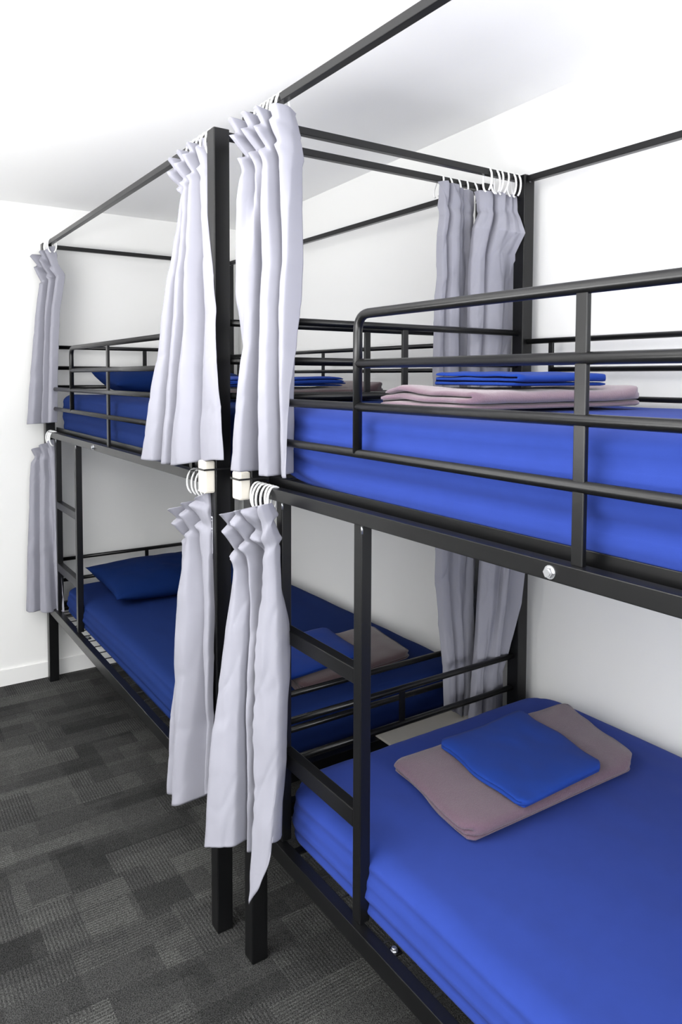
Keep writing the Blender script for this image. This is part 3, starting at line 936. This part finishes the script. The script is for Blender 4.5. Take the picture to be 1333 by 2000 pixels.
curtain('privacy_curtain', *E_['end_top'],
        ptop=[(0.10, -0.030), (0.0, -0.010), (0.10, 0.012), (0.25, 0.012), (0.35, -0.012), (0.45, 0.012), (0.58, 0.014), (0.66, -0.010), (0.75, 0.010), (0.88, 0.012), (1.0, -0.006)],
        pbot=[(0.04, -0.025), (0.0, -0.006), (0.14, 0.014), (0.36, 0.016), (0.48, -0.020), (0.54, -0.004), (0.62, 0.012), (0.72, -0.006), (0.80, 0.008), (0.92, 0.010), (1.0, -0.008)],
        head=0.15, nhead=2.5, ahead=0.028, slant=-1.5, ds=1.4,
        label='grey curtain on the top rail at the far left end, by the far wall',
        rings=rings_along((0.7875, 3.52, RZ), (0.7875, 3.60, RZ), 4, 0.0094), seed=5.0)
curtain('privacy_curtain', *E_['end_low'],
        ptop=[(0.10, -0.030), (0.0, -0.010), (0.10, 0.010), (0.25, 0.012), (0.36, -0.004), (0.45, 0.010), (0.60, 0.012), (0.70, -0.006), (0.80, 0.008), (0.92, 0.006), (1.0, -0.006)],
        pbot=[(0.03, -0.020), (0.0, 0.0), (0.12, 0.014), (0.24, 0.010), (0.33, -0.014), (0.40, 0.008), (0.56, 0.018), (0.66, 0.006), (0.72, -0.022), (0.80, 0.0), (1.0, 0.004)],
        head=0.07, nhead=3, ahead=0.020, slant=-0.6, ds=1.3,
        label='grey curtain hung under the upper bunk at the far left end, by the far wall',
        rings=rings_along((0.784, 3.525, 1.1835), (0.784, 3.60, 1.1835), 4, 0.0135, 0.034, 0.021), seed=6.0)
curtain('privacy_curtain', *E_['rear_near'],
        ptop=[(0.0, -0.010), (0.04, 0.010), (0.20, 0.014), (0.34, 0.010), (0.40, -0.014), (0.48, 0.010), (0.62, 0.014), (0.72, -0.004), (0.82, 0.006), (0.92, -0.004), (1.0, 0.0)],
        pmid=[(0.02, -0.018), (0.0, 0.0), (0.10, 0.014), (0.24, 0.012), (0.31, -0.016), (0.38, 0.008), (0.55, 0.016), (0.70, 0.012), (0.80, -0.002), (0.92, -0.006), (1.0, 0.004)],
        pbot=[(0.02, -0.018), (0.0, 0.0), (0.08, 0.010), (0.18, 0.004), (0.26, -0.014), (0.34, 0.010), (0.52, 0.016), (0.66, 0.006), (0.76, -0.010), (0.86, 0.006), (1.0, -0.006)],
        head=0.08, nhead=3, ahead=0.006, slant=-0.4,
        label='grey curtain on the end rail of the front bed, against the wall-side post',
        rings=rings_along((1.585, 1.5885, 2.0535), (1.705, 1.5885, 2.0535), 6, 0.0094, 0.034, 0.018, 0.5), seed=7.0)
curtain('privacy_curtain', *E_['rear_far'],
        ptop=[(0.0, -0.010), (0.04, 0.010), (0.14, 0.012), (0.22, -0.010), (0.28, 0.012), (0.45, 0.014), (0.55, -0.012), (0.65, -0.004), (0.75, -0.014), (0.85, -0.004), (1.0, -0.010)],
        pbot=[(0.0, -0.010), (0.06, 0.006), (0.16, 0.002), (0.22, -0.012), (0.30, 0.010), (0.48, 0.015), (0.60, 0.0), (0.68, -0.014), (0.78, 0.006), (0.92, 0.010), (1.0, -0.010)],
        head=0.10, nhead=5, ahead=0.008, slant=-1.0,
        label='grey curtain on the end rail of the far bed, left of the other end curtain',
        rings=rings_along((1.525, 1.7295, 2.0535), (1.66, 1.7295, 2.0535), 5, 0.0094, 0.034, 0.018, 0.5), seed=8.0)
curtain('privacy_curtain', *E_['rear_near_low'],
        ptop=[(0.0, -0.010), (0.06, 0.008), (0.22, 0.012), (0.36, 0.008), (0.46, 0.010), (0.56, -0.008), (0.66, 0.006), (0.82, 0.006), (1.0, 0.0)],
        pmid=[(0.0, -0.012), (0.05, 0.006), (0.20, 0.012), (0.34, 0.014), (0.46, -0.004), (0.54, 0.012), (0.64, 0.012), (0.70, -0.014), (1.0, 0.0)],
        pbot=[(0.0, -0.012), (0.06, 0.008), (0.26, 0.010), (0.36, -0.012), (0.44, 0.006), (0.60, 0.012), (0.74, 0.010), (0.88, 0.006), (1.0, -0.004)],
        head=0.08, nhead=3, ahead=0.006, slant=-0.4,
        label='grey curtain at the end of the lower front bunk, against the wall-side post',
        rings=rings_along((1.62, 1.589, 1.1835), (1.70, 1.589, 1.1835), 4, 0.0135, 0.034, 0.021), seed=9.0)
curtain('privacy_curtain', *E_['rear_far_low'],
        ptop=[(0.0, -0.010), (0.08, 0.008), (0.22, 0.010), (0.30, -0.012), (0.36, -0.012), (0.46, 0.010), (0.70, 0.012), (0.80, -0.008), (0.90, 0.006), (1.0, 0.0)],
        pbot=[(0.0, -0.008), (0.08, 0.008), (0.28, 0.012), (0.36, -0.012), (0.46, 0.008), (0.60, 0.010), (0.66, -0.008), (0.74, 0.008), (0.92, 0.008), (1.0, -0.008)],
        head=0.08, nhead=4, ahead=0.007, slant=-0.4,
        label='grey curtain at the end of the lower far bunk, left of its neighbour',
        rings=rings_along((1.52, 1.729, 1.1835), (1.64, 1.729, 1.1835), 4, 0.0135, 0.034, 0.021), seed=10.0)
